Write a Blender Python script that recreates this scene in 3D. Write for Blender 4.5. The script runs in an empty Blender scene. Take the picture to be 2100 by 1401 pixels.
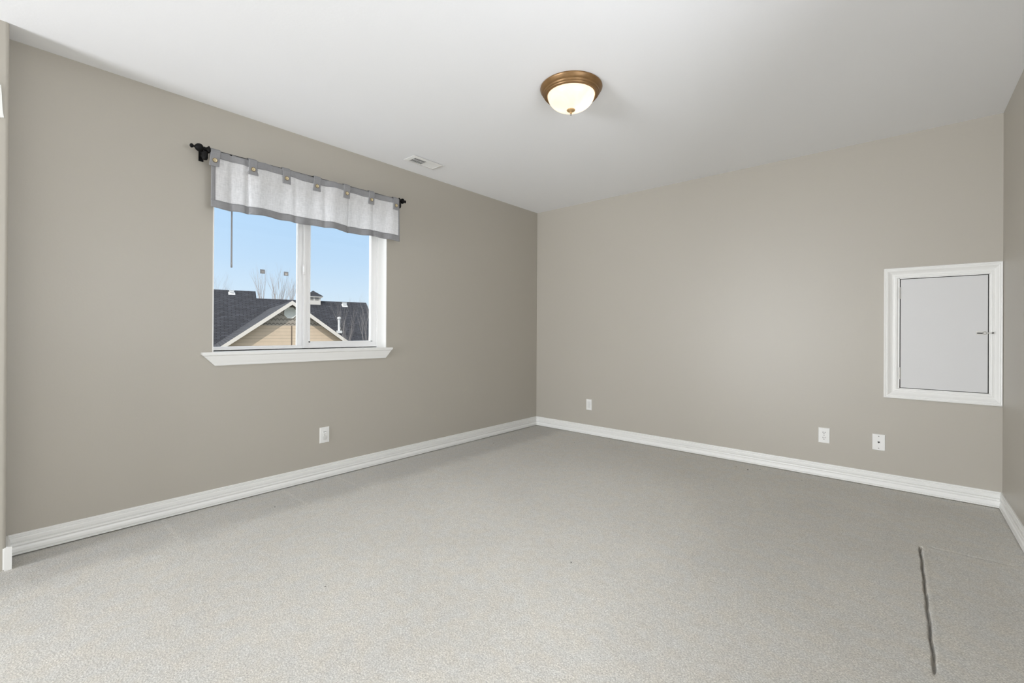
import bpy, bmesh, math, random
from mathutils import Vector, Matrix
from math import radians as R, sin, cos, pi

sc = bpy.context.scene
col = sc.collection

# ------------------------------------------------------------------ camera
ROOM_W, ROOM_D, ROOM_H = 3.6356, 4.058, 2.44
NEAR_Y, STUB_X, REAR_Y = 0.018, 0.165, -3.60
CAM = Vector((3.1672, 0.0, 1.0762))
yaw, pitch, roll = R(41.1439), R(0.0934), R(0.3114)
fwd = Vector((-sin(yaw) * cos(pitch), cos(yaw) * cos(pitch), sin(pitch)))
rt0 = Vector((cos(yaw), sin(yaw), 0))
up0 = rt0.cross(fwd)
rt = cos(roll) * rt0 + sin(roll) * up0
up = -sin(roll) * rt0 + cos(roll) * up0
cd = bpy.data.cameras.new('camera')
cam = bpy.data.objects.new('camera', cd)
col.objects.link(cam)
cam.matrix_world = Matrix(((rt.x, up.x, -fwd.x, CAM.x), (rt.y, up.y, -fwd.y, CAM.y),
                           (rt.z, up.z, -fwd.z, CAM.z), (0, 0, 0, 1)))
cd.sensor_fit = 'HORIZONTAL'
cd.sensor_width = 36.0
cd.lens = 915.18 / 2100 * 36.0
cd.shift_y = -22.09 / 2100
cd.clip_start = 0.02
cd.clip_end = 500
sc.camera = cam

# ------------------------------------------------------------------ colour management
sc.view_settings.view_transform = 'Standard'
sc.view_settings.look = 'None'
sc.view_settings.exposure = 0.03
sc.view_settings.gamma = 1.0
sc.view_settings.use_curve_mapping = False
sc.cycles.use_denoising = True
sc.cycles.max_bounces = 14
sc.cycles.diffuse_bounces = 8
sc.cycles.sample_clamp_indirect = 6.0

# ------------------------------------------------------------------ world: clear pale sky, with brightening added out of view
SUN_AZ = R(-50)     # measured from +X towards -Y
SUN_EL = R(44)
sun_dir = Vector((cos(SUN_AZ) * cos(SUN_EL), sin(SUN_AZ) * cos(SUN_EL), sin(SUN_EL)))
GLOW_DIR = Vector((-0.45, -0.80, 0.40)).normalized()  # added glow lobe, out of view; brightens the room through its windows
wd = bpy.data.worlds.new('sky')
sc.world = wd
wd.use_nodes = True
nt = wd.node_tree
nt.nodes.clear()
tc = nt.nodes.new('ShaderNodeTexCoord')
nrm = nt.nodes.new('ShaderNodeVectorMath'); nrm.operation = 'NORMALIZE'
nt.links.new(tc.outputs['Generated'], nrm.inputs[0])
sp = nt.nodes.new('ShaderNodeSeparateXYZ')
nt.links.new(nrm.outputs[0], sp.inputs[0])
rp = nt.nodes.new('ShaderNodeValToRGB')
rp.color_ramp.elements[0].position = 0.0
rp.color_ramp.elements[0].color = (0.82, 0.90, 0.98, 1)
rp.color_ramp.elements[1].position = 1.0
rp.color_ramp.elements[1].color = (0.50, 0.75, 1.0, 1)
for p, c in ((0.06, (0.70, 0.85, 0.98, 1)), (0.14, (0.57, 0.77, 0.98, 1)), (0.24, (0.48, 0.71, 0.97, 1)), (0.34, (0.60, 0.78, 1.0, 1)), (0.50, (1.0, 1.0, 1.0, 1)), (0.75, (1.0, 1.0, 1.0, 1))):
    e = rp.color_ramp.elements.new(p); e.color = c
nt.links.new(sp.outputs['Z'], rp.inputs[0])
dt = nt.nodes.new('ShaderNodeVectorMath'); dt.operation = 'DOT_PRODUCT'
nt.links.new(nrm.outputs[0], dt.inputs[0]); dt.inputs[1].default_value = GLOW_DIR
mx = nt.nodes.new('ShaderNodeMath'); mx.operation = 'MAXIMUM'; mx.inputs[1].default_value = 0
nt.links.new(dt.outputs['Value'], mx.inputs[0])
pw = nt.nodes.new('ShaderNodeMath'); pw.operation = 'POWER'; pw.inputs[1].default_value = 4.0
nt.links.new(mx.outputs[0], pw.inputs[0])
ml = nt.nodes.new('ShaderNodeMath'); ml.operation = 'MULTIPLY'; ml.inputs[1].default_value = 4.0
nt.links.new(pw.outputs[0], ml.inputs[0])
b1 = nt.nodes.new('ShaderNodeBackground'); b1.inputs['Strength'].default_value = 1.0
nt.links.new(rp.outputs[0], b1.inputs['Color'])
b2 = nt.nodes.new('ShaderNodeBackground'); b2.inputs['Color'].default_value = (1.0, 0.98, 0.95, 1)
nt.links.new(ml.outputs[0], b2.inputs['Strength'])
ad = nt.nodes.new('ShaderNodeAddShader')
nt.links.new(b1.outputs[0], ad.inputs[0]); nt.links.new(b2.outputs[0], ad.inputs[1])
wo = nt.nodes.new('ShaderNodeOutputWorld')
nt.links.new(ad.outputs[0], wo.inputs['Surface'])

def add_light(name, kind, loc, direction, energy, color, size=None, size_y=None, portal=False):
    l = bpy.data.lights.new(name, kind)
    l.energy = energy; l.color = color
    if kind == 'AREA':
        l.shape = 'RECTANGLE'; l.size = size; l.size_y = size_y
        if portal: l.cycles.is_portal = True
    o = bpy.data.objects.new(name, l); col.objects.link(o)
    o.location = loc
    o.rotation_euler = Vector(direction).to_track_quat('-Z', 'Y').to_euler()
    return o
sun = add_light('sun', 'SUN', (6, -8, 9), -sun_dir, 2.3, (1.0, 0.95, 0.86))
sun.data.angle = R(0.6)
# added fill lamp outside the added rear window, aimed across the room
add_light('rear_fill_lamp', 'AREA', (0.75, REAR_Y - 0.75, 1.00), (0.75, 1, 0.32), 455, (0.97, 0.97, 1.0), 1.9, 1.9)
# second added fill lamp, outside the added side window, out of the picture
add_light('side_fill_lamp', 'AREA', (ROOM_W + 0.22, 1.00, 1.45), (-1, 0, 0.2), 46, (0.97, 0.97, 1.0), 1.5, 1.3)
add_light('window_portal', 'AREA', (-0.24, 1.457, 1.53), (1, 0, 0), 1, (1, 1, 1), 1.22, 1.24, portal=True)
add_light('added_rear_portal', 'AREA', (1.32, REAR_Y - 0.16, 1.22), (0, 1, 0), 1, (1, 1, 1), 2.15, 1.95, portal=True)

# ------------------------------------------------------------------ materials
def newmat(name):
    m = bpy.data.materials.new(name); m.use_nodes = True
    n = m.node_tree
    b = n.nodes['Principled BSDF']
    return m, n, b

def plain(name, c, rough=0.5, metal=0.0, spec=0.5, bump=None, var=0.0, vscale=8):
    m, n, b = newmat(name)
    b.inputs['Base Color'].default_value = (*c, 1)
    b.inputs['Roughness'].default_value = rough
    b.inputs['Metallic'].default_value = metal
    b.inputs['Specular IOR Level'].default_value = spec
    t = n.nodes.new('ShaderNodeTexCoord')
    if var > 0:
        ns = n.nodes.new('ShaderNodeTexNoise'); ns.inputs['Scale'].default_value = vscale
        ns.inputs['Detail'].default_value = 4
        n.links.new(t.outputs['Object'], ns.inputs['Vector'])
        mr = n.nodes.new('ShaderNodeMapRange')
        mr.inputs['To Min'].default_value = 1 - var; mr.inputs['To Max'].default_value = 1 + var
        n.links.new(ns.outputs['Fac'], mr.inputs['Value'])
        mm = n.nodes.new('ShaderNodeVectorMath'); mm.operation = 'SCALE'
        mm.inputs[0].default_value = c
        n.links.new(mr.outputs[0], mm.inputs['Scale'])
        n.links.new(mm.outputs[0], b.inputs['Base Color'])
    if bump:
        ns = n.nodes.new('ShaderNodeTexNoise'); ns.inputs['Scale'].default_value = bump[0]
        ns.inputs['Detail'].default_value = 3
        n.links.new(t.outputs['Object'], ns.inputs['Vector'])
        bp = n.nodes.new('ShaderNodeBump'); bp.inputs['Strength'].default_value = bump[1]
        bp.inputs['Distance'].default_value = bump[2]
        n.links.new(ns.outputs['Fac'], bp.inputs['Height'])
        n.links.new(bp.outputs[0], b.inputs['Normal'])
    return m

M = {}
M['wall'] = plain('greige_wall_paint', (0.45, 0.422, 0.369), 0.42, spec=0.5, bump=(95, 0.12, 0.002))
M['ceiling'] = plain('ceiling_paint', (0.91, 0.92, 0.94), 0.75, spec=0.25, bump=(80, 0.15, 0.002))
M['trim'] = plain('white_trim_paint', (0.84, 0.84, 0.82), 0.38, spec=0.5)
M['vinyl'] = plain('white_vinyl', (0.88, 0.88, 0.88), 0.35)
M['plate'] = plain('white_plastic', (0.82, 0.82, 0.80), 0.35)
M['dark'] = plain('dark_slot', (0.012, 0.012, 0.011), 0.7)
M['gap_shade'] = plain('gap_shade_black', (0.03, 0.028, 0.025), 0.9)
M['black'] = plain('black_iron', (0.004, 0.004, 0.004), 0.6, spec=0.2)
M['chrome'] = plain('brushed_nickel', (0.50, 0.49, 0.46), 0.5, metal=0.8)
M['screw'] = plain('painted_screw', (0.35, 0.34, 0.32), 0.45, metal=0.6)
M['bronze'] = plain('rubbed_bronze', (0.22, 0.125, 0.05), 0.38, metal=0.45, var=0.25, vscale=30)
M['brass'] = plain('antique_brass', (0.50, 0.33, 0.16), 0.4, metal=0.5)
M['button'] = plain('horn_button', (0.62, 0.53, 0.33), 0.4, var=0.25, vscale=200)
M['button_rim'] = plain('button_rim', (0.17, 0.12, 0.06), 0.5)
M['sticker'] = plain('grey_sticker', (0.33, 0.34, 0.36), 0.6)
M['wand'] = plain('grey_wand', (0.36, 0.36, 0.37), 0.35)
M['roof'] = None
M['debris'] = plain('dark_lint', (0.05, 0.045, 0.04), 0.9)
M['bark'] = plain('grey_bark', (0.42, 0.38, 0.37), 0.85)
M['ventwhite'] = plain('roof_vent_white', (0.80, 0.80, 0.80), 0.5)
M['rake'] = plain('cream_fascia_paint', (0.72, 0.67, 0.62), 0.55)
M['gvent'] = plain('white_gable_vent', (0.88, 0.88, 0.84), 0.5)
M['corner'] = plain('siding_joint', (0.17, 0.13, 0.10), 0.8)
M['ground'] = plain('dry_lawn', (0.20, 0.19, 0.13), 0.95, var=0.3, vscale=2)

# fabric
def fabric(name, c, transl, weave=900, var=0.12):
    m, n, b = newmat(name)
    b.inputs['Roughness'].default_value = 0.95
    b.inputs['Specular IOR Level'].default_value = 0.1
    t = n.nodes.new('ShaderNodeTexCoord')
    mp = n.nodes.new('ShaderNodeMapping'); mp.inputs['Scale'].default_value = (1, 1, 0.16)
    n.links.new(t.outputs['Object'], mp.inputs[0])
    ns = n.nodes.new('ShaderNodeTexNoise'); ns.inputs['Scale'].default_value = 160; ns.inputs['Detail'].default_value = 5
    n.links.new(mp.outputs[0], ns.inputs['Vector'])
    mp2 = n.nodes.new('ShaderNodeMapping'); mp2.inputs['Scale'].default_value = (1, 0.2, 1)
    n.links.new(t.outputs['Object'], mp2.inputs[0])
    ns2 = n.nodes.new('ShaderNodeTexNoise'); ns2.inputs['Scale'].default_value = 190; ns2.inputs['Detail'].default_value = 4
    n.links.new(mp2.outputs[0], ns2.inputs['Vector'])
    a = n.nodes.new('ShaderNodeMath'); a.operation = 'ADD'
    n.links.new(ns.outputs['Fac'], a.inputs[0]); n.links.new(ns2.outputs['Fac'], a.inputs[1])
    mr = n.nodes.new('ShaderNodeMapRange')
    mr.inputs['From Min'].default_value = 0.6; mr.inputs['From Max'].default_value = 1.4
    mr.inputs['To Min'].default_value = 1 - var; mr.inputs['To Max'].default_value = 1 + var
    n.links.new(a.outputs[0], mr.inputs['Value'])
    mm = n.nodes.new('ShaderNodeVectorMath'); mm.operation = 'SCALE'; mm.inputs[0].default_value = c
    n.links.new(mr.outputs[0], mm.inputs['Scale'])
    n.links.new(mm.outputs[0], b.inputs['Base Color'])
    bp = n.nodes.new('ShaderNodeBump'); bp.inputs['Strength'].default_value = 0.3; bp.inputs['Distance'].default_value = 0.001
    n.links.new(a.outputs[0], bp.inputs['Height']); n.links.new(bp.outputs[0], b.inputs['Normal'])
    tr = n.nodes.new('ShaderNodeBsdfTranslucent')
    n.links.new(mm.outputs[0], tr.inputs['Color'])
    mix = n.nodes.new('ShaderNodeMixShader'); mix.inputs[0].default_value = transl
    n.links.new(b.outputs[0], mix.inputs[1]); n.links.new(tr.outputs[0], mix.inputs[2])
    n.links.new(mix.outputs[0], n.nodes['Material Output'].inputs['Surface'])
    return m
M['linen'] = fabric('pale_linen', (0.90, 0.90, 0.91), 0.55)
M['grey_linen'] = fabric('grey_linen', (0.36, 0.36, 0.37), 0.25, var=0.08)

# glass pane: clear with a fresnel reflection
def glass_mat():
    m, n, b = newmat('window_glass')
    n.nodes.remove(b)
    tr = n.nodes.new('ShaderNodeBsdfTransparent'); tr.inputs['Color'].default_value = (0.97, 0.98, 0.985, 1)
    gl = n.nodes.new('ShaderNodeBsdfGlossy'); gl.inputs['Roughness'].default_value = 0.02
    lw = n.nodes.new('ShaderNodeFresnel'); lw.inputs['IOR'].default_value = 1.25
    mix = n.nodes.new('ShaderNodeMixShader')
    n.links.new(lw.outputs[0], mix.inputs[0]); n.links.new(tr.outputs[0], mix.inputs[1]); n.links.new(gl.outputs[0], mix.inputs[2])
    n.links.new(mix.outputs[0], n.nodes['Material Output'].inputs['Surface'])
    return m
M['glass'] = glass_mat()

# lit alabaster shade
def shade_mat():
    m, n, b = newmat('lit_alabaster_glass')
    t = n.nodes.new('ShaderNodeTexCoord')
    ns = n.nodes.new('ShaderNodeTexNoise'); ns.inputs['Scale'].default_value = 9; ns.inputs['Detail'].default_value = 3
    ns.inputs['Distortion'].default_value = 1.5
    n.links.new(t.outputs['Object'], ns.inputs['Vector'])
    r = n.nodes.new('ShaderNodeValToRGB')
    r.color_ramp.elements[0].position = 0.35; r.color_ramp.elements[0].color = (1.0, 0.84, 0.62, 1)
    r.color_ramp.elements[1].position = 0.65; r.color_ramp.elements[1].color = (1.0, 0.91, 0.76, 1)
    n.links.new(ns.outputs['Fac'], r.inputs[0])
    b.inputs['Base Color'].default_value = (0.55, 0.50, 0.42, 1)
    b.inputs['Roughness'].default_value = 0.25
    n.links.new(r.outputs[0], b.inputs['Emission Color'])
    b.inputs['Emission Strength'].default_value = 1.05
    tr = n.nodes.new('ShaderNodeBsdfTranslucent'); tr.inputs['Color'].default_value = (1.0, 0.93, 0.80, 1)
    mix = n.nodes.new('ShaderNodeMixShader'); mix.inputs[0].default_value = 0.45
    n.links.new(b.outputs[0], mix.inputs[1]); n.links.new(tr.outputs[0], mix.inputs[2])
    n.links.new(mix.outputs[0], n.nodes['Material Output'].inputs['Surface'])
    return m
M['shade'] = shade_mat()

# carpet
def carpet_mat():
    m, n, b = newmat('cut_pile_carpet')
    b.inputs['Roughness'].default_value = 0.98
    b.inputs['Specular IOR Level'].default_value = 0.05
    b.inputs['Sheen Weight'].default_value = 0.15
    b.inputs['Sheen Roughness'].default_value = 0.6
    t = n.nodes.new('ShaderNodeTexCoord')
    L = n.links.new
    def noise(scale, detail, dist=0.0, rough=0.5):
        q = n.nodes.new('ShaderNodeTexNoise'); q.inputs['Scale'].default_value = scale
        q.inputs['Detail'].default_value = detail; q.inputs['Distortion'].default_value = dist
        q.inputs['Roughness'].default_value = rough
        L(t.outputs['Object'], q.inputs['Vector']); return q
    def math(op, a, bb):
        q = n.nodes.new('ShaderNodeMath'); q.operation = op
        for i, x in enumerate((a, bb)):
            if isinstance(x, (int, float)): q.inputs[i].default_value = x
            elif x is not None: L(x, q.inputs[i])
        return q.outputs[0]
    def mrange(x, a, bb, c, d, smooth=False):
        q = n.nodes.new('ShaderNodeMapRange')
        if smooth: q.interpolation_type = 'SMOOTHSTEP'
        q.inputs['From Min'].default_value = a; q.inputs['From Max'].default_value = bb
        q.inputs['To Min'].default_value = c; q.inputs['To Max'].default_value = d
        L(x, q.inputs['Value']); return q.outputs[0]
    fine = noise(210, 3, 0.6, 0.6)
    vor = n.nodes.new('ShaderNodeTexVoronoi'); vor.inputs['Scale'].default_value = 150
    L(t.outputs['Object'], vor.inputs['Vector'])
    mid = noise(28, 3)
    big = noise(1.6, 3, 0.5)
    tint = noise(14, 2, 0.3)
    k1 = mrange(fine.outputs['Fac'], 0.32, 0.68, 0.70, 1.22)
    k2 = mrange(mid.outputs['Fac'], 0.3, 0.7, 0.965, 1.035)
    k3 = mrange(big.outputs['Fac'], 0.3, 0.7, 0.965, 1.035)
    k4 = mrange(vor.outputs['Distance'], 0.0, 0.7, 1.07, 0.86)
    k = math('MULTIPLY', math('MULTIPLY', k1, k2), math('MULTIPLY', k3, k4))
    # darker strip along the window wall, with three lighter vacuum stroke marks across it
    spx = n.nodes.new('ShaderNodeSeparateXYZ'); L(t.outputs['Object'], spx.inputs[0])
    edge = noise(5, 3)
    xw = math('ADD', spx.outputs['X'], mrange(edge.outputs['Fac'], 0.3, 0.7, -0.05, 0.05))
    strip_tone = mrange(xw, 0.31, 0.50, 0.80, 1.0, True)
    k = math('MULTIPLY', k, strip_tone)
    for yy in (0.605, 1.25, 1.63):
        dy = math('ABSOLUTE', math('SUBTRACT', spx.outputs['Y'], yy), None)
        s1 = mrange(dy, 0.004, 0.014, 1.0, 0.0, True)
        s2 = mrange(spx.outputs['X'], 0.40, 0.47, 1.0, 0.0, True)
        k = math('MULTIPLY', k, math('ADD', 1.0, math('MULTIPLY', math('MULTIPLY', s1, s2), 0.09)))
    base = n.nodes.new('ShaderNodeMix'); base.data_type = 'RGBA'
    L(mrange(tint.outputs['Fac'], 0.35, 0.65, 0, 1), base.inputs['Factor'])
    base.inputs['A'].default_value = (0.65, 0.62, 0.56, 1)
    base.inputs['B'].default_value = (0.63, 0.62, 0.585, 1)
    mm = n.nodes.new('ShaderNodeVectorMath'); mm.operation = 'SCALE'
    L(base.outputs['Result'], mm.inputs[0]); L(k, mm.inputs['Scale'])
    L(mm.outputs[0], b.inputs['Base Color'])
    bp = n.nodes.new('ShaderNodeBump'); bp.inputs['Strength'].default_value = 0.42; bp.inputs['Distance'].default_value = 0.004
    h = math('ADD', fine.outputs['Fac'], mrange(vor.outputs['Distance'], 0, 0.7, 0.5, 0.0))
    L(h, bp.inputs['Height']); L(bp.outputs[0], b.inputs['Normal'])
    return m
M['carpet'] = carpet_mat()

# roofing and siding (object coordinates: X along the ridge, Z up)
def shingle_mat():
    m, n, b = newmat('asphalt_shingles')
    b.inputs['Roughness'].default_value = 0.9
    L = n.links.new
    t = n.nodes.new('ShaderNodeTexCoord')
    br = n.nodes.new('ShaderNodeTexBrick')
    br.inputs['Scale'].default_value = 1.0
    br.inputs['Brick Width'].default_value = 0.42; br.inputs['Row Height'].default_value = 0.14
    br.inputs['Mortar Size'].default_value = 0.022
    br.inputs['Color1'].default_value = (0.030, 0.031, 0.039, 1); br.inputs['Color2'].default_value = (0.050, 0.051, 0.062, 1)
    br.inputs['Mortar'].default_value = (0.010, 0.010, 0.014, 1)
    L(t.outputs['UV'], br.inputs['Vector'])
    ns = n.nodes.new('ShaderNodeTexNoise'); ns.inputs['Scale'].default_value = 3.2; ns.inputs['Detail'].default_value = 5
    L(t.outputs['UV'], ns.inputs['Vector'])
    mr = n.nodes.new('ShaderNodeMapRange'); mr.inputs['From Min'].default_value = 0.3; mr.inputs['From Max'].default_value = 0.7
    mr.inputs['To Min'].default_value = 0.75; mr.inputs['To Max'].default_value = 1.3
    L(ns.outputs['Fac'], mr.inputs['Value'])
    mm = n.nodes.new('ShaderNodeVectorMath'); mm.operation = 'SCALE'
    L(br.outputs['Color'], mm.inputs[0]); L(mr.outputs[0], mm.inputs['Scale'])
    L(mm.outputs[0], b.inputs['Base Color'])
    return m
M['roof'] = shingle_mat()

def siding_mat(name, c, lap, scallop=False):
    m, n, b = newmat(name)
    b.inputs['Roughness'].default_value = 0.7
    L = n.links.new
    t = n.nodes.new('ShaderNodeTexCoord'); s = n.nodes.new('ShaderNodeSeparateXYZ')
    L(t.outputs['UV'], s.inputs[0])
    def math(op, a, bb=None):
        q = n.nodes.new('ShaderNodeMath'); q.operation = op
        for i, x in enumerate((a, bb)):
            if isinstance(x, (int, float)): q.inputs[i].default_value = x
            elif x is not None: L(x, q.inputs[i])
        return q.outputs[0]
    v = s.outputs['Y']
    if scallop:
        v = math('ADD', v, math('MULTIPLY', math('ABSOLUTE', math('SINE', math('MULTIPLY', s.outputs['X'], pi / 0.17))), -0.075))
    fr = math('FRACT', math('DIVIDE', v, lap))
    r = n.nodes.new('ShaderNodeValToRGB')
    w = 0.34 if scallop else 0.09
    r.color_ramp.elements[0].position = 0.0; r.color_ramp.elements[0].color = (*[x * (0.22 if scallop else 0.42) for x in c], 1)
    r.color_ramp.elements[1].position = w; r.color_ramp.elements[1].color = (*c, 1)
    L(fr, r.inputs[0])
    ns = n.nodes.new('ShaderNodeTexNoise'); ns.inputs['Scale'].default_value = 4
    L(t.outputs['UV'], ns.inputs['Vector'])
    mr = n.nodes.new('ShaderNodeMapRange'); mr.inputs['To Min'].default_value = 0.92; mr.inputs['To Max'].default_value = 1.08
    L(ns.outputs['Fac'], mr.inputs['Value'])
    mm = n.nodes.new('ShaderNodeVectorMath'); mm.operation = 'SCALE'
    L(r.outputs[0], mm.inputs[0]); L(mr.outputs[0], mm.inputs['Scale'])
    L(mm.outputs[0], b.inputs['Base Color'])
    return m
M['siding'] = siding_mat('tan_lap_siding', (0.68, 0.54, 0.41), 0.165)
M['scales'] = siding_mat('fish_scale_shingles', (0.42, 0.37, 0.32), 0.22, True)

# ------------------------------------------------------------------ helpers
def wloc(p):
    v = Vector((0, 0, 0))
    while p is not None:
        v += p.location; p = p.parent
    return v

def obj(name, bm, mat, parent=None, smooth=False, origin=None):
    """bm is in world coordinates; becomes one mesh object under parent."""
    off = wloc(parent) if parent is not None else Vector((0, 0, 0))
    org = Vector(origin) if origin is not None else off
    bmesh.ops.translate(bm, verts=bm.verts, vec=-org)
    bmesh.ops.recalc_face_normals(bm, faces=bm.faces)
    me = bpy.data.meshes.new(name); bm.to_mesh(me); bm.free()
    for m in (mat if isinstance(mat, (list, tuple)) else [mat]): me.materials.append(m)
    if smooth:
        for p in me.polygons: p.use_smooth = True
    o = bpy.data.objects.new(name, me); col.objects.link(o)
    if parent is not None: o.parent = parent
    o.location = org - off
    return o

def empty(name, loc):
    o = bpy.data.objects.new(name, None); col.objects.link(o); o.location = loc
    o.empty_display_size = 0.1
    return o

def tag(o, label, cat, group=None, kind=None):
    o['label'] = label; o['category'] = cat
    if group: o['group'] = group
    if kind: o['kind'] = kind
    return o

def struct(o):
    o['kind'] = 'structure'; return o

def box(bm, x0, y0, z0, x1, y1, z1, mi=0):
    vs = [bm.verts.new(p) for p in ((x0, y0, z0), (x1, y0, z0), (x1, y1, z0), (x0, y1, z0),
                                    (x0, y0, z1), (x1, y0, z1), (x1, y1, z1), (x0, y1, z1))]
    fs = []
    for f in ((0, 3, 2, 1), (4, 5, 6, 7), (0, 1, 5, 4), (1, 2, 6, 5), (2, 3, 7, 6), (3, 0, 4, 7)):
        q = bm.faces.new([vs[i] for i in f]); q.material_index = mi; fs.append(q)
    return vs, fs

def bbox(x0, y0, z0, x1, y1, z1, bev=0.0, seg=2):
    bm = bmesh.new(); box(bm, x0, y0, z0, x1, y1, z1)
    if bev: bmesh.ops.bevel(bm, geom=bm.edges[:], offset=bev, segments=seg, affect='EDGES', profile=0.5)
    return bm

def lathe(bm, prof, origin, axis=(0, 0, 1), n=48, cap=True):
    """prof = [(r, h)...] turned about axis through origin."""
    ax = Vector(axis).normalized()
    a = ax.orthogonal().normalized(); b = ax.cross(a)
    O = Vector(origin); rings = []
    for r, h in prof:
        if r < 1e-6: rings.append([bm.verts.new(O + ax * h)])
        else: rings.append([bm.verts.new(O + ax * h + (a * cos(2 * pi * k / n) + b * sin(2 * pi * k / n)) * r) for k in range(n)])
    for p, q in zip(rings, rings[1:]):
        for k in range(n):
            j = (k + 1) % n
            if len(p) == 1 and len(q) == 1: continue
            if len(p) == 1: bm.faces.new((p[0], q[k], q[j]))
            elif len(q) == 1: bm.faces.new((p[k], q[0], p[j]))
            else: bm.faces.new((p[k], q[k], q[j], p[j]))
    if cap:
        for rg in (rings[0], rings[-1]):
            if len(rg) > 1: bm.faces.new(rg)
    return bm

def sweep(bm, prof, p0, p1, nrm, m0=0.0, m1=0.0, upv=(0, 0, 1), cap=True):
    """profile [(out, up)] along p0->p1; nrm = direction of 'out'; m = end shift per unit of 'out' (mitre)."""
    p0, p1, nrm, upv = Vector(p0), Vector(p1), Vector(nrm), Vector(upv)
    d = (p1 - p0).normalized()
    A = [bm.verts.new(p0 + nrm * o + upv * u + d * (o * m0)) for o, u in prof]
    B = [bm.verts.new(p1 + nrm * o + upv * u + d * (o * m1)) for o, u in prof]
    k = len(prof)
    for i in range(k):
        j = (i + 1) % k
        bm.faces.new((A[i], A[j], B[j], B[i]))
    if cap:
        bm.faces.new(A); bm.faces.new(B[::-1])
    return bm

def rect_frame_wall(axis, pos0, pos1, a0, a1, z0, z1, holes, mat, name, cav=None):
    """wall slab between pos0..pos1 on axis ('x' or 'y'), spanning a0..a1 and z0..z1 with rectangular holes (h0,h1,hz0,hz1)."""
    bm = bmesh.new()
    xs = sorted({a0, a1, *[h[0] for h in holes], *[h[1] for h in holes]})
    zs = sorted({z0, z1, *[h[2] for h in holes], *[h[3] for h in holes]})
    def solid(i, j):
        if i < 0 or j < 0 or i >= len(xs) - 1 or j >= len(zs) - 1: return False
        cx, cz = (xs[i] + xs[i + 1]) / 2, (zs[j] + zs[j + 1]) / 2
        return not any(h[0] < cx < h[1] and h[2] < cz < h[3] for h in holes)
    vv = {}
    def V(i, j, s):
        if (i, j, s) not in vv:
            p = pos0 if s == 0 else pos1
            vv[(i, j, s)] = bm.verts.new((p, xs[i], zs[j]) if axis == 'x' else (xs[i], p, zs[j]))
        return vv[(i, j, s)]
    for i in range(len(xs) - 1):
        for j in range(len(zs) - 1):
            if not solid(i, j): continue
            for s in (0, 1):
                bm.faces.new([V(i, j, s), V(i + 1, j, s), V(i + 1, j + 1, s), V(i, j + 1, s)])
            if not solid(i - 1, j): bm.faces.new([V(i, j, 0), V(i, j, 1), V(i, j + 1, 1), V(i, j + 1, 0)])
            if not solid(i + 1, j): bm.faces.new([V(i + 1, j, 0), V(i + 1, j, 1), V(i + 1, j + 1, 1), V(i + 1, j + 1, 0)])
            if not solid(i, j - 1): bm.faces.new([V(i, j, 0), V(i, j, 1), V(i + 1, j, 1), V(i + 1, j, 0)])
            if not solid(i, j + 1): bm.faces.new([V(i, j + 1, 0), V(i, j + 1, 1), V(i + 1, j + 1, 1), V(i + 1, j + 1, 0)])
    return struct(obj(name, bm, mat))

# ------------------------------------------------------------------ room shell
W0, W1, WZ0, WZ1 = 0.847, 2.067, 0.936, 2.130          # window opening in the left wall (y, z)
rect_frame_wall('x', -0.22, 0.0, -0.02, ROOM_D + 0.15, -0.05, ROOM_H + 0.1, [(W0, W1, WZ0, WZ1)], M['wall'], 'wall_left')
H0, H1, HZ0, HZ1 = 3.152, 3.579, 0.701, 1.453          # access hatch opening in the back wall (x, z)
rect_frame_wall('y', ROOM_D, ROOM_D + 0.15, 0.0, ROOM_W, -0.05, ROOM_H + 0.1, [(H0, H1, HZ0, HZ1)], M['wall'], 'wall_back')
S0, S1, SZ0, SZ1 = 0.30, 1.70, 0.85, 2.05              # added side window opening (y, z)
rect_frame_wall('x', ROOM_W, ROOM_W + 0.15, REAR_Y - 0.15, ROOM_D + 0.15, -0.05, ROOM_H + 0.1, [(S0, S1, SZ0, SZ1)], M['wall'], 'wall_right')
R0, R1, RZ0, RZ1 = 0.25, 2.40, 0.25, 2.20              # added rear window opening (x, z)
rect_frame_wall('y', REAR_Y - 0.15, REAR_Y, STUB_X, ROOM_W, -0.05, ROOM_H + 0.1, [(R0, R1, RZ0, RZ1)], M['wall'], 'wall_rear')
# near wall stub with a rounded outside corner, running back beside the camera
bm = bmesh.new()
rr = 0.012
pts = [(-0.2, NEAR_Y)] + [(STUB_X - rr + rr * sin(t), NEAR_Y - rr + rr * cos(t)) for t in [k * pi / 16 for k in range(9)]] + \
      [(STUB_X, REAR_Y - 0.15), (-0.2, REAR_Y - 0.15)]
A = [bm.verts.new((x, y, -0.05)) for x, y in pts]; B = [bm.verts.new((x, y, ROOM_H + 0.1)) for x, y in pts]
for i in range(len(pts)):
    j = (i + 1) % len(pts); bm.faces.new((A[i], A[j], B[j], B[i]))
bm.faces.new(A[::-1]); bm.faces.new(B)
struct(obj('wall_near', bm, M['wall']))

bm = bmesh.new(); box(bm, -0.22, REAR_Y - 0.15, ROOM_H, ROOM_W + 0.15, ROOM_D + 0.15, ROOM_H + 0.12)
struct(obj('ceiling', bm, M['ceiling']))

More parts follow.
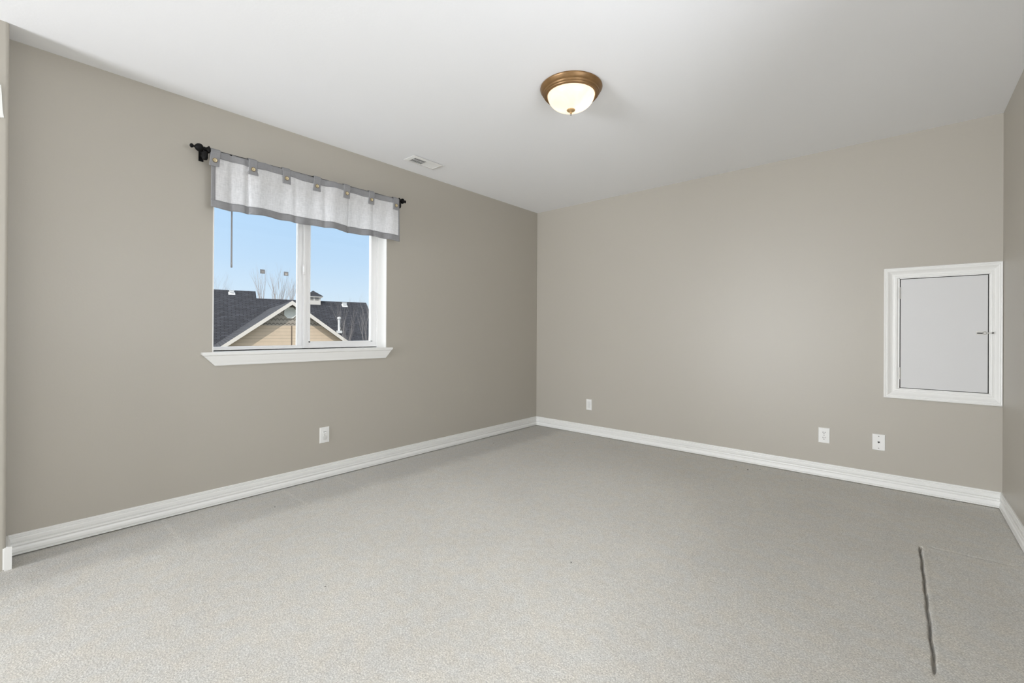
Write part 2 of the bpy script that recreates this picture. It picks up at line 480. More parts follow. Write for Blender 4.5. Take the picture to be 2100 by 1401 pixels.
# floor: carpet with the long pressed groove a piece of furniture left
def frange(a, b, s):
    n = max(1, int(round((b - a) / s))); return [a + (b - a) * i / n for i in range(n)]
gx = frange(-0.02, 3.16, 0.1) + frange(3.16, 3.32, 0.0025) + frange(3.32, ROOM_W + 0.02, 0.02) + [ROOM_W + 0.02]
gy = frange(REAR_Y - 0.02, 1.88, 0.2) + frange(1.88, 3.0, 0.025) + frange(3.0, 3.16, 0.006) + frange(3.16, ROOM_D + 0.02, 0.1) + [ROOM_D + 0.02]
random.seed(4)
def smooth(t): t = max(0, min(1, t)); return t * t * (3 - 2 * t)
def groove(x, y):
    xc = 3.240 + (3.069 - y) * 0.009 + 0.0015 * sin(y * 31) + 0.001 * sin(y * 83)
    e = smooth((y - 1.945) / 0.03) * smooth((3.075 - y) / 0.02)
    z = -0.026 * e * math.exp(-((x - xc) / 0.0042) ** 2)
    z += 0.0012 * e * math.exp(-((x - xc - 0.018) / 0.008) ** 2)
    z -= 0.002 * e * smooth((x - xc) / 0.01) * math.exp(-max(0, x - xc) / 0.12)
    yc = 3.085 + 0.05 * (x - 3.24) + 0.003 * sin(x * 60)
    z -= 0.0022 * smooth((x - 3.25) / 0.04) * smooth((3.58 - x) / 0.03) * math.exp(-((y - yc) / 0.010) ** 2)
    return z
bm = bmesh.new()
G = [[bm.verts.new((x, y, groove(x, y))) for y in gy] for x in gx]
for i in range(len(gx) - 1):
    for j in range(len(gy) - 1):
        bm.faces.new((G[i][j], G[i + 1][j], G[i + 1][j + 1], G[i][j + 1]))
bot = bmesh.ops.extrude_face_region(bm, geom=bm.faces[:])
vs = [v for v in bot['geom'] if isinstance(v, bmesh.types.BMVert)]
for v in vs: v.co.z = -0.05
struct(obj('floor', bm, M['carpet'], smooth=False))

# baseboards
BB = [(0, 0.1024), (0.006, 0.1024), (0.0085, 0.1005), (0.0090, 0.0975), (0.0045, 0.0955), (0.0045, 0.0940), (0.0098, 0.0925),
      (0.0105, 0.0895), (0.0060, 0.0868), (0.0060, 0.0852), (0.0112, 0.0835), (0.0120, 0.0800), (0.0108, 0.0700), (0.0108, 0.0650),
      (0.0068, 0.0634), (0.0118, 0.0612), (0.0074, 0.0588), (0.0126, 0.0560), (0.0135, 0.0500), (0.0105, 0.0450), (0.0080, 0.0412),
      (0.0095, 0.0370), (0.0130, 0.0320), (0.0140, 0.0230), (0.0140, 0.0190), (0.0082, 0.0174), (0.0082, 0.0158), (0.0145, 0.0142),
      (0.0145, 0.0112), (0.0122, 0.0100), (0.0155, 0.0095), (0.0155, 0.0060), (0.0100, 0.0055), (0.0, 0.0055)]
TB = 0.0155
def smooth_by_angle(o): return o
bm = sweep(bmesh.new(), BB, (0, NEAR_Y, 0), (0, ROOM_D, 0), (1, 0, 0), 1, -1); struct(obj('baseboard_left', bm, M['trim']))
bm = sweep(bmesh.new(), BB, (0, ROOM_D, 0), (ROOM_W, ROOM_D, 0), (0, -1, 0), 1, -1); struct(obj('baseboard_back', bm, M['trim']))
bm = sweep(bmesh.new(), BB, (ROOM_W, ROOM_D, 0), (ROOM_W, REAR_Y, 0), (-1, 0, 0), 1, 0); struct(obj('baseboard_right', bm, M['trim']))
bm = sweep(bmesh.new(), [(o * 1.2, u) for o, u in BB], (0.0, NEAR_Y, 0), (STUB_X + 0.001, NEAR_Y, 0), (0, 1, 0), 0.0, 0)
box(bm, STUB_X, 0.0130, 0.0, STUB_X + 0.006, NEAR_Y + 0.0185, 0.1015)
box(bm, STUB_X, 0.0085, 0.004, STUB_X + 0.002, 0.0130, 0.0985)
struct(obj('baseboard_near', bm, M['trim']))

# white head trim whose end shows beside the near corner
bm = bmesh.new()
prof = [(0.0, 0.0), (0.004, 0.006), (0.012, 0.012), (0.016, 0.03), (0.014, 0.10), (0.018, 0.13), (0.0, 0.13)]
pr = [(-0.004, 2.008), (0.0035, 2.010), (0.0005, 2.030), (-0.0015, 2.060), (-0.0035, 2.110), (-0.006, 2.150), (-0.30, 2.150), (-0.30, 2.008)]
A = [bm.verts.new((STUB_X + 0.012, y, z)) for y, z in pr]; B = [bm.verts.new((STUB_X, y, z)) for y, z in pr]
for i in range(len(pr)):
    j = (i + 1) % len(pr); bm.faces.new((A[i], A[j], B[j], B[i]))
bm.faces.new(A); bm.faces.new(B[::-1])
struct(obj('trim_1', bm, M['trim']))

# ------------------------------------------------------------------ window_1 (slider in the left wall)
win = struct(empty('window_1', (0, (W0 + W1) / 2, WZ0)))
# painted jamb liner
bm = bmesh.new(); t = 0.006
box(bm, -0.215, W0, WZ0, 0.001, W0 + t, WZ1); box(bm, -0.215, W1 - t, WZ0, 0.001, W1, WZ1)
box(bm, -0.215, W0, WZ1 - t, 0.001, W1, WZ1)
obj('jamb_liner', bm, M['trim'], win)
# vinyl main frame
fi0, fi1, fz0, fz1 = W0 + t, W1 - t, WZ0, WZ1 - t
bm = bmesh.new()
box(bm, -0.205, fi0, fz0, -0.128, fi0 + 0.030, fz1)
box(bm, -0.205, fi1 - 0.030, fz0, -0.150, fi1, fz1)
box(bm, -0.128, fi1 - 0.010, fz0, -0.120, fi1, fz1)
box(bm, -0.205, fi0 + 0.03, fz0, -0.150, fi1 - 0.03, fz0 + 0.030)
box(bm, -0.150, fi0 + 0.03, fz0, -0.122, fi1 - 0.01, fz0 + 0.010)
box(bm, -0.128, fi0 + 0.03, fz0, -0.122, fi1 - 0.01, fz0 + 0.016)
box(bm, -0.205, fi0 + 0.03, fz1 - 0.03, -0.128, fi1 - 0.03, fz1)
obj('frame', bm, M['vinyl'], win)
bm = bbox(-0.190, 1.424, fz0 + 0.03, -0.152, 1.470, fz1 - 0.03, 0.003, 1)
obj('mullion', bm, M['vinyl'], win)
bm = bbox(-0.174, fi0 + 0.030, fz0 + 0.028, -0.170, 1.426, fz1 - 0.028)
pane = obj('pane', bm, M['glass'], win)
# sliding sash
s0, s1, sz0, sz1 = 1.452, fi1 - 0.010, fz0 + 0.011, fz1 - 0.012
bm = bmesh.new()
for a in ((s0, sz0, s0 + 0.050, sz1), (s1 - 0.048, sz0, s1, sz1), (s0 + 0.05, sz0, s1 - 0.048, sz0 + 0.048), (s0 + 0.05, sz1 - 0.048, s1 - 0.048, sz1)):
    box(bm, -0.149, a[0], a[1], -0.129, a[2], a[3])
# raised glazing bead and edge lip
for a in ((s0 + 0.040, sz0 + 0.040, s0 + 0.050, sz1 - 0.04), (s1 - 0.048, sz0 + 0.04, s1 - 0.038, sz1 - 0.04),
          (s0 + 0.04, sz0 + 0.038, s1 - 0.038, sz0 + 0.048)):
    box(bm, -0.129, a[0], a[1], -0.126, a[2], a[3])
box(bm, -0.129, s0, sz0, -0.118, s0 + 0.012, sz1)
sash = obj('sash', bm, M['vinyl'], win)
bm = bbox(-0.141, s0 + 0.045, sz0 + 0.043, -0.137, s1 - 0.043, sz1 - 0.043)
obj('pane', bm, M['glass'], sash)
bm = bbox(-0.118, s0 - 0.012, 1.482, -0.106, s0 + 0.010, 1.556, 0.004, 2)
bmesh.ops.create_cube(bm, size=1, matrix=Matrix.Translation((-0.101, s0 - 0.006, 1.520)) @ Matrix.Diagonal((0.014, 0.010, 0.036, 1)))
obj('latch', bm, M['vinyl'], sash)
# stool and angled apron
bm = bbox(-0.125, W0 + 0.0, 0.922, 0.0, W1 - 0.0, 0.940)
box(bm, 0.0, 0.788, 0.926, 0.030, 2.110, 0.940)
obj('window_sill', bm, M['trim'], win)
AP = [(0.0, 0.926), (0.027, 0.926), (0.027, 0.921), (0.0215, 0.917), (0.0200, 0.905), (0.0165, 0.885), (0.0125, 0.868), (0.0125, 0.862), (0.010, 0.856), (0.0, 0.856)]
bm = bmesh.new()
def apron_end(z, left): k = (0.926 - z) / 0.070; return (0.790 + 0.070 * k) if left else (2.108 - 0.052 * k)
A = [bm.verts.new((x, apron_end(z, True), z)) for x, z in AP]; B = [bm.verts.new((x, apron_end(z, False), z)) for x, z in AP]
for i in range(len(AP)):
    j = (i + 1) % len(AP); bm.faces.new((A[i], A[j], B[j], B[i]))
bm.faces.new(A); bm.faces.new(B[::-1])
obj('apron', bm, M['trim'], win)

# added window behind the camera, put in to admit the rear fill light
rw = struct(empty('added_window_rear', ((R0 + R1) / 2, REAR_Y, RZ0)))
bm = bmesh.new()
for a in ((R0, RZ0, R0 + 0.05, RZ1), (R1 - 0.05, RZ0, R1, RZ1), (R0 + 0.05, RZ0, R1 - 0.05, RZ0 + 0.05), (R0 + 0.05, RZ1 - 0.05, R1 - 0.05, RZ1),
          ((R0 + R1) / 2 - 0.03, RZ0 + 0.05, (R0 + R1) / 2 + 0.03, RZ1 - 0.05)):
    box(bm, a[0], REAR_Y - 0.12, a[1], a[2], REAR_Y - 0.06, a[3])
obj('frame', bm, M['vinyl'], rw)
bm = bbox(R0 + 0.04, REAR_Y - 0.093, RZ0 + 0.04, R1 - 0.04, REAR_Y - 0.089, RZ1 - 0.04)
obj('pane', bm, M['glass'], rw)

sw = struct(empty('added_window_side', (ROOM_W, (S0 + S1) / 2, SZ0)))  # added window, unseen; lets the side fill lamp into the room
bm = bmesh.new()
for a in ((S0, SZ0, S0 + 0.05, SZ1), (S1 - 0.05, SZ0, S1, SZ1), (S0 + 0.05, SZ0, S1 - 0.05, SZ0 + 0.05), (S0 + 0.05, SZ1 - 0.05, S1 - 0.05, SZ1),
          ((S0 + S1) / 2 - 0.025, SZ0 + 0.05, (S0 + S1) / 2 + 0.025, SZ1 - 0.05)):
    box(bm, ROOM_W + 0.05, a[0], a[1], ROOM_W + 0.11, a[2], a[3])
obj('frame', bm, M['vinyl'], sw)
obj('pane', bbox(ROOM_W + 0.078, S0 + 0.04, SZ0 + 0.04, ROOM_W + 0.082, S1 - 0.04, SZ1 - 0.04), M['glass'], sw)

# ------------------------------------------------------------------ stickers on the fixed pane
for i, (y, z, lb) in enumerate(((1.189, 1.482, 'small square grey sticker on the window glass, nearer the hanging blind wand'),
                                (1.346, 1.482, 'small square grey sticker on the window glass, beside the white centre mullion'))):
    s = empty('window_sticker', (-0.1695, y, z)); tag(s, lb, 'sticker', 'square stickers on the window glass')
    obj('backing', bbox(-0.1698, y - 0.0155, z - 0.0145, -0.1680, y + 0.0155, z + 0.0145), M['sticker'], s)
    bm = bbox(-0.1680, y - 0.006 - 0.002 * i, z - 0.008, -0.1672, y + 0.009, z + 0.004)
    obj('face', bm, plain('sticker_face_%d' % i, (0.46, 0.45, 0.45) if i == 0 else (0.66, 0.62, 0.58), 0.6), s)

# ------------------------------------------------------------------ raised blind with its wand, behind the valance
bl = empty('window_blind', (-0.06, (W0 + W1) / 2, 2.10))
tag(bl, 'white mini blind raised behind the valance, thin grey wand hanging', 'blind')
obj('headrail', bbox(-0.085, W0 + 0.012, 2.092, -0.045, W1 - 0.012, 2.123, 0.002, 1), M['vinyl'], bl)
bm = bmesh.new()
for k in range(14):
    z = 2.090 - k * 0.0042
    sweep(bm, [(-0.012, z), (0.0, z + 0.0018), (0.012, z), (0.012, z - 0.0008), (0.0, z + 0.001), (-0.012, z - 0.0008)],
          (-0.066, W0 + 0.015, 0), (-0.066, W1 - 0.015, 0), (1, 0, 0))
obj('slat_stack', bm, M['vinyl'], bl)
obj('bottom_rail', bbox(-0.078, W0 + 0.014, 2.018, -0.054, W1 - 0.014, 2.030, 0.002, 1), M['vinyl'], bl)
bm = bmesh.new(); lathe(bm, [(0.0, 1.472), (0.0050, 1.473), (0.0052, 1.50), (0.0048, 1.51), (0.0042, 2.085), (0.0, 2.090)], (-0.040, 0.960, 0), n=12)
obj('wand', bm, M['wand'], bl, smooth=True)

# ------------------------------------------------------------------ curtain rod
RX, RZ = 0.080, 2.1395
rod = empty('curtain_rod', (0, 1.46, RZ))
tag(rod, 'thin black iron curtain rod with ball finials above the window', 'curtain rod')
bm = lathe(bmesh.new(), [(0.0, 0.795), (0.0080, 0.796), (0.0080, 2.130), (0.0, 2.131)], (RX, 0, RZ), (0, 1, 0), n=20)
obj('rod', bm, M['black'], rod, smooth=True)
def finial(y, s):
    pr = [(0.0, 0.000), (0.0185, 0.001), (0.0225, 0.006), (0.0165, 0.012), (0.0120, 0.018), (0.0095, 0.026), (0.0130, 0.030), (0.0080, 0.034), (0.0110, 0.038),
          (0.0185, 0.044), (0.0222, 0.052), (0.0230, 0.061), (0.0210, 0.071), (0.0150, 0.080), (0.0070, 0.086), (0.0040, 0.090),
          (0.0075, 0.094), (0.0120, 0.100), (0.0120, 0.107), (0.0070, 0.113), (0.0, 0.115)]
    pr = [(r, h * 0.86) for r, h in pr]
    if s > 0: pr = [(r * 0.92, h * 0.72) for r, h in pr]
    return obj('finial', lathe(bmesh.new(), pr, (RX, y, RZ), (0, s, 0), n=28), M['black'], rod, smooth=True)
finial(0.806, -1); finial(2.122, 1)
def bracket(y):
    bm = bmesh.new()
    box(bm, 0.0, y - 0.012, 2.085, 0.006, y + 0.012, 2.165)
    lathe(bm, [(0.006, 0.004), (0.006, RX - 0.006)], (0, y, RZ - 0.028), (1, 0, 0), n=12)
    lathe(bm, [(0.0, RZ - 0.064), (0.012, RZ - 0.062), (0.017, RZ - 0.050), (0.017, RZ - 0.022), (0.011, RZ - 0.012), (0.0, RZ - 0.009)], (RX - 0.002, y, 0), n=16)
    obj('bracket', bm, M['black'], rod, smooth=False)
bracket(0.782); bracket(2.128)

# ------------------------------------------------------------------ valance
VY0, VY1, VZ0, VZ1 = 0.812, 2.116, 1.802, 2.1438
val = empty('window_valance', (0.09, (VY0 + VY1) / 2, VZ1))
tag(val, 'pale grey linen tab-top valance with darker grey borders and buttoned tabs', 'valance')
tabs = [0.834, 1.034, 1.239, 1.448, 1.666, 1.871, 2.086]
def wave(y, z):
    f = (VZ1 - z) / (VZ1 - VZ0)
    a = 0.007 + 0.013 * f
    x = 0.0925 + a * (0.40 * sin(y * 2 * pi / 0.26 + 1.1) + 0.5 * sin(y * 2 * pi / 0.50 + 0.3 + f) + 0.12 * sin(y * 2 * pi / 0.097 + 2.0 * f))
    for yc, w, d in ((1.005, 0.012, 0.010), (0.915, 0.010, 0.005), (1.685, 0.007, 0.009), (1.885, 0.010, 0.005), (1.30, 0.012, 0.004), (1.50, 0.015, 0.004)):
        x -= 1.5 * d * math.exp(-((y - yc) / w) ** 2) * (0.35 + 0.65 * f)
    return x
def dz(y): return 0.0030 * sin(y * 17 + 0.7) + 0.0020 * sin(y * 41)
def strip(name, y0, y1, zf0, zf1, off, mat, ny, nz, th, parent, smooth_=True):
    bm = bmesh.new(); F = []; Bk = []
    for i in range(ny + 1):
        y = y0 + (y1 - y0) * i / ny; cf = []; cb = []
        a, b = zf0(y), zf1(y)
        for j in range(nz + 1):
            z = a + (b - a) * j / nz
            x = wave(y, z) + off
            cf.append(bm.verts.new((x + th / 2, y, z))); cb.append(bm.verts.new((x - th / 2, y, z)))
        F.append(cf); Bk.append(cb)
    for i in range(ny):
        for j in range(nz):
            bm.faces.new((F[i][j], F[i + 1][j], F[i + 1][j + 1], F[i][j + 1]))
            bm.faces.new((Bk[i][j], Bk[i][j + 1], Bk[i + 1][j + 1], Bk[i + 1][j]))
    for i in range(ny):
        bm.faces.new((F[i][0], Bk[i][0], Bk[i + 1][0], F[i + 1][0])); bm.faces.new((F[i][nz], F[i + 1][nz], Bk[i + 1][nz], Bk[i][nz]))
    for j in range(nz):
        bm.faces.new((F[0][j], F[0][j + 1], Bk[0][j + 1], Bk[0][j])); bm.faces.new((F[ny][j], Bk[ny][j], Bk[ny][j + 1], F[ny][j + 1]))
    return obj(name, bm, mat, parent, smooth=smooth_)
strip('panel', VY0 + 0.006, VY1 - 0.006, lambda y: VZ0 + 0.012, lambda y: VZ1 - 0.01, 0.0, M['linen'], 200, 24, 0.0008, val)
strip('hem', VY0, VY1, lambda y: VZ0 + dz(y), lambda y: VZ0 + 0.047 + 0.6 * dz(y), 0.0, M['grey_linen'], 200, 4, 0.0030, val)
strip('header_band', VY0, VY1, lambda y: VZ1 - 0.046 + dz(y + 0.3), lambda y: VZ1 - 0.003 + 0.5 * dz(y * 1.7), 0.0, M['grey_linen'], 200, 4, 0.0040, val)
strip('side_border', VY0, VY0 + 0.022, lambda y: VZ0 + 0.045, lambda y: VZ1 - 0.045, 0.0, M['grey_linen'], 4, 12, 0.0030, val)
strip('side_border', VY1 - 0.012, VY1, lambda y: VZ0 + 0.045, lambda y: VZ1 - 0.045, 0.0, M['grey_linen'], 4, 12, 0.0030, val)
def make_tab(y, k):
    hw = 0.026; tilt = (-0.008, 0.0, 0.002, -0.006, -0.006, -0.008, -0.008)[k]; flare = (0.0, 0.004, 0.0, 0.002, 0.0, 0.0, 0.0)[k]
    path = []
    xf = wave(y, 2.09)
    zb = 2.047
    for z in (zb, zb + 0.012, zb + 0.025, zb + 0.040, zb + 0.055, zb + 0.070, zb + 0.082): path.append((max(wave(y, z), xf - 0.001) + 0.0062, z))
    for q in range(0, 9):
        a = q * pi / 8; path.append((RX + 0.0118 * cos(a) + (xf + 0.004 - RX - 0.0118) * max(0, 1 - q / 2.0), RZ + 0.0118 * sin(a) + 0.002))
    path += [(RX - 0.0118, RZ - 0.015), (RX - 0.010, RZ - 0.04)]
    bm = bmesh.new(); th = 0.0022; rows = []
    for i, (x, z) in enumerate(path):
        if i == 0: tx, tz = path[1][0] - x, path[1][1] - z
        elif i == len(path) - 1: tx, tz = x - path[i - 1][0], z - path[i - 1][1]
        else: tx, tz = path[i + 1][0] - path[i - 1][0], path[i + 1][1] - path[i - 1][1]
        l = math.hypot(tx, tz) or 1; nx, nz = tz / l, -tx / l
        s = max(0, min(1, (RZ - z) / (RZ - zb))) if i < 12 else 0
        yc = y + tilt * s
        h = hw * (0.975 if 0.1 < s < 0.75 else 1.0) + flare * (1 if s > 0.85 else 0)
        row = []
        for (dy, dn) in ((-h, -th / 2), (-h * 0.9, th / 2), (h * 0.9, th / 2), (h, -th / 2)):
            row.append(bm.verts.new((x + nx * dn, yc + dy, z + nz * dn)))
        rows.append(row)
    for p, q in zip(rows, rows[1:]):
        for a in range(4):
            b = (a + 1) % 4; bm.faces.new((p[a], p[b], q[b], q[a]))
    bm.faces.new(rows[0]); bm.faces.new(rows[-1][::-1])
    tb = obj('tab', bm, M['grey_linen'], val)
    by, bz = y + tilt * 0.62, 2.082
    bx = max(wave(y, bz), xf - 0.001) + 0.0070
    bm = lathe(bmesh.new(), [(0.0, 0.0018), (0.0030, 0.0018), (0.0085, 0.0028), (0.0105, 0.0046), (0.0118, 0.0050), (0.0132, 0.0040), (0.0135, 0.0020), (0.0125, 0.0), (0.0, 0.0)],
               (bx, by, bz), (1, 0, 0), n=28, cap=False)
    for f in bm.faces:
        r = math.hypot(f.calc_center_median().y - by, f.calc_center_median().z - bz)
        f.material_index = 1 if r > 0.0109 else 0
    for (ya, za) in ((-0.0022, 0.0022), (0.0022, 0.0022), (-0.0022, -0.0022), (0.0022, -0.0022)):
        n0 = len(bm.faces)
        lathe(bm, [(0.0, 0.0), (0.0012, 0.0), (0.0012, 0.0023), (0.0, 0.0023)], (bx, by + ya, bz + za), (1, 0, 0), n=8, cap=False)
        bm.faces.ensure_lookup_table()
        for f in bm.faces[n0:]: f.material_index = 1
    obj('button', bm, [M['button'], M['button_rim']], tb, smooth=False)
for k, y in enumerate(tabs): make_tab(y, k)

# ------------------------------------------------------------------ ceiling light
LX, LY = 1.770, 2.090
lamp = empty('ceiling_light', (LX, LY, ROOM_H))
tag(lamp, 'lit dome ceiling light with bronze pan and frosted alabaster glass', 'ceiling light')
Z = ROOM_H
pan = [(0.0, 0.0), (0.1725, 0.0), (0.1760, -0.003), (0.1765, -0.007), (0.1730, -0.012), (0.1685, -0.020), (0.1610, -0.028), (0.1585, -0.029), (0.1590, -0.034),
       (0.1575, -0.038), (0.1520, -0.038), (0.1520, -0.043), (0.1500, -0.0465), (0.1475, -0.047), (0.1440, -0.045), (0.1400, -0.0475), (0.1360, -0.046), (0.1345, -0.040), (0.0, -0.038)]
obj('pan', lathe(bmesh.new(), [(r_ * 0.977, h_) for r_, h_ in pan], (LX, LY, Z), n=96, cap=False), M['bronze'], lamp, smooth=True)
dome = []
for k in range(0, 25):
    a = k / 24 * pi / 2
    dome.append((0.1305 * cos(a) ** 0.78 if k < 24 else 0.0, -0.043 - 0.080 * sin(a) ** 1.12))
obj('glass_shade', lathe(bmesh.new(), dome, (LX, LY, Z), n=96, cap=False), M['shade'], lamp, smooth=True)
fin = [(0.0, -0.1215), (0.0100, -0.1215), (0.0220, -0.1225), (0.0240, -0.1245), (0.0215, -0.1285), (0.0120, -0.1335), (0.0055, -0.1365), (0.0050, -0.1390), (0.0068, -0.1410), (0.0050, -0.1440), (0.0040, -0.1460)]
fo = obj('finial', lathe(bmesh.new(), fin + [(0.0, -0.1460)], (LX, LY, Z), n=28, cap=False), M['brass'], lamp, smooth=True)
obj('knob', lathe(bmesh.new(), [(0.0, -0.1455), (0.0042, -0.1470), (0.0056, -0.1500), (0.0042, -0.1530), (0.0, -0.1542)], (LX, LY, Z), n=16, cap=False), M['screw'], fo, smooth=True)
for dx, dy in ((0.05, 0.035), (-0.055, -0.02)):
    pl = bpy.data.lights.new('lamp_bulb', 'POINT'); pl.energy = 0.34 if dx > 0 else 0.08; pl.color = (1.0, 0.84, 0.62); pl.shadow_soft_size = 0.028
    po = bpy.data.objects.new('lamp_bulb', pl); col.objects.link(po); po.location = (LX + dx, LY + dy, ROOM_H - 0.085)

# ------------------------------------------------------------------ ceiling vent
vent = empty('ceiling_vent', (0.2565, 2.240, ROOM_H))
tag(vent, 'white rectangular ceiling air register beside the window wall', 'air vent')
vx0, vx1, vy0, vy1 = 0.188, 0.325, 2.093, 2.388
ix0, ix1, iy0, iy1 = 0.212, 0.301, 2.121, 2.360
bm = bmesh.new()
def slope_frame(bm, o, i, zo, zi, zt):
    (a0, b0, a1, b1), (c0, d0, c1, d1) = o, i
    O = [bm.verts.new(p) for p in ((a0, b0, zo), (a1, b0, zo), (a1, b1, zo), (a0, b1, zo))]
    I = [bm.verts.new(p) for p in ((c0, d0, zi), (c1, d0, zi), (c1, d1, zi), (c0, d1, zi))]
    T = [bm.verts.new(p) for p in ((a0, b0, zt), (a1, b0, zt), (a1, b1, zt), (a0, b1, zt))]
    T2 = [bm.verts.new(p) for p in ((c0, d0, zt), (c1, d0, zt), (c1, d1, zt), (c0, d1, zt))]
    for k in range(4):
        j = (k + 1) % 4
        bm.faces.new((O[k], O[j], I[j], I[k])); bm.faces.new((O[k], T[k], T[j], O[j])); bm.faces.new((I[k], I[j], T2[j], T2[k])); bm.faces.new((T[k], T2[k], T2[j], T[j]))
slope_frame(bm, (vx0, vy0, vx1, vy1), (ix0, iy0, ix1, iy1), Z - 0.0060, Z - 0.0125, Z - 0.0035)
obj('frame', bm, M['plate'], vent)
obj('dark_gap_plate', bbox(ix0 - 0.018, iy0 - 0.022, Z - 0.0035, ix1 + 0.018, iy1 + 0.022, Z - 0.0002), M['dark'], vent)  # black plate; shade behind louvers and in the edge gap put into its colour
ym = 2.240
bm = bmesh.new()
for k in range(9):
    y = iy0 + 0.006 + k * 0.0130
    sweep(bm, [(-0.0012, -0.0110), (0.0012, -0.0110), (0.0050, -0.0040), (0.0035, -0.0040)], (ix0, y, Z), (ix1, y, Z), (0, 1, 0))
box(bm, (ix0 + ix1) / 2 - 0.0015, iy0, Z - 0.0085, (ix0 + ix1) / 2 + 0.0015, ym, Z - 0.004)
obj('louver_bank', bm, M['plate'], vent)
bm = bmesh.new()
for k in range(10):
    y = ym + 0.006 + k * 0.0125
    sweep(bm, [(0.0070, -0.0095), (0.0055, -0.0105), (-0.0068, -0.0045), (-0.0052, -0.0040)], (ix0, y, Z), (ix1, y, Z), (0, 1, 0))
box(bm, ix0, ym - 0.004, Z - 0.010, ix1, ym + 0.004, Z - 0.002)
obj('louver_bank', bm, M['plate'], vent)

# ------------------------------------------------------------------ access hatch in the back wall
hat = empty('access_hatch', ((3.078 + ROOM_W) / 2, ROOM_D, 0.631))
tag(hat, 'white framed square access door set in back wall beside the corner', 'hatch')
# casing profile: (distance from inner edge, projection)
CP = [(0.0, 0.0), (0.0, 0.0080), (0.003, 0.0100), (0.0075, 0.0105), (0.0085, 0.0065), (0.0115, 0.0065), (0.0130, 0.0100), (0.0200, 0.0095), (0.0220, 0.0060),
      (0.0300, 0.0085), (0.0400, 0.0140), (0.0480, 0.0200), (0.0540, 0.0215), (0.0560, 0.0165), (0.0590, 0.0165), (0.0605, 0.0215), (0.0660, 0.0225), (0.070, 0.0200), (0.072, 0.0160), (0.072, 0.0)]
OX0, OX1, OZ0, OZ1 = 3.144, 3.583, 0.698, 1.456
bm = bmesh.new()
wr = (ROOM_W - 0.0005 - OX1) / 0.072
def ring(p, d):
    sL, sR, sT, sB = 1.0, wr, 0.97, 0.93
    return [(OX0 - p * sL, OZ0 - p * sB), (OX1 + p * sR, OZ0 - p * sB), (OX1 + p * sR, OZ1 + p * sT), (OX0 - p * sL, OZ1 + p * sT)], d
rings = []
for p, d in CP:
    q, dd = ring(p, d); rings.append([bm.verts.new((x, ROOM_D - dd, z)) for x, z in q])
for a, b in zip(rings, rings[1:]):
    for k in range(4):
        j = (k + 1) % 4; bm.faces.new((a[k], a[j], b[j], b[k]))
obj('casing', bm, M['trim'], hat)
bm = bmesh.new()   # jamb lining of the opening
for a in ((3.1435, 0.6975, H0 + 0.0035, 1.4565), (H1 - 0.0025, 0.6975, 3.5835, 1.4565), (H0, 0.6975, H1, HZ0 + 0.002), (H0, HZ1 - 0.002, H1, 1.4565)):
    box(bm, a[0], ROOM_D - 0.0030, a[1], a[2], ROOM_D + 0.001, a[3])
obj('jamb', bm, M['trim'], hat)
struct(obj('wall_hatch_backing', bbox(H0, ROOM_D + 0.035, HZ0, H1, ROOM_D + 0.15, HZ1), M['gap_shade']))  # backing block; shade in the gap around the panel put into its colour
door = obj('door_panel', bbox(3.1600, ROOM_D - 0.006, 0.7070, 3.5720, ROOM_D + 0.001, 1.4465, 0.0012, 1), plain('grey_white_panel_paint', (0.65, 0.65, 0.65), 0.45), hat)
for zc in (1.353, 0.805):
    bm = bmesh.new()
    lathe(bm, [(0.0, -0.040), (0.0042, -0.040), (0.0042, -0.0135), (0.0036, -0.0130), (0.0042, -0.0125), (0.0042, 0.0125), (0.0036, 0.0130), (0.0042, 0.0135), (0.0042, 0.040), (0.0, 0.040)],
          (3.1565, ROOM_D - 0.0100, zc), n=14, cap=False)
    box(bm, 3.1500, ROOM_D - 0.0095, zc - 0.038, 3.1560, ROOM_D - 0.0088, zc + 0.038)
    box(bm, 3.1570, ROOM_D - 0.0075, zc - 0.038, 3.1625, ROOM_D - 0.0058, zc + 0.038)
    h = obj('hinge', bm, M['chrome'], door)
bm = bmesh.new()
y0 = ROOM_D - 0.006
box(bm, 3.520, y0 - 0.0022, 1.071, 3.562, y0, 1.094)
lathe(bm, [(0.0, 0.0), (0.009, 0.0), (0.009, 0.008), (0.006, 0.011), (0.0, 0.011)], (3.557, y0 - 0.002, 1.0825), (0, -1, 0), n=16, cap=False)
box(bm, 3.552, y0 - 0.011, 1.079, 3.596, y0 - 0.0075, 1.086)
box(bm, 3.588, y0 - 0.011, 1.0765, 3.600, y0 - 0.0050, 1.0885)
lt = obj('latch', bm, M['chrome'], door)
obj('latch_bolt', bbox(3.524, y0 - 0.0065, 1.0785, 3.548, y0 - 0.002, 1.0845, 0.001, 1), M['dark'], lt)

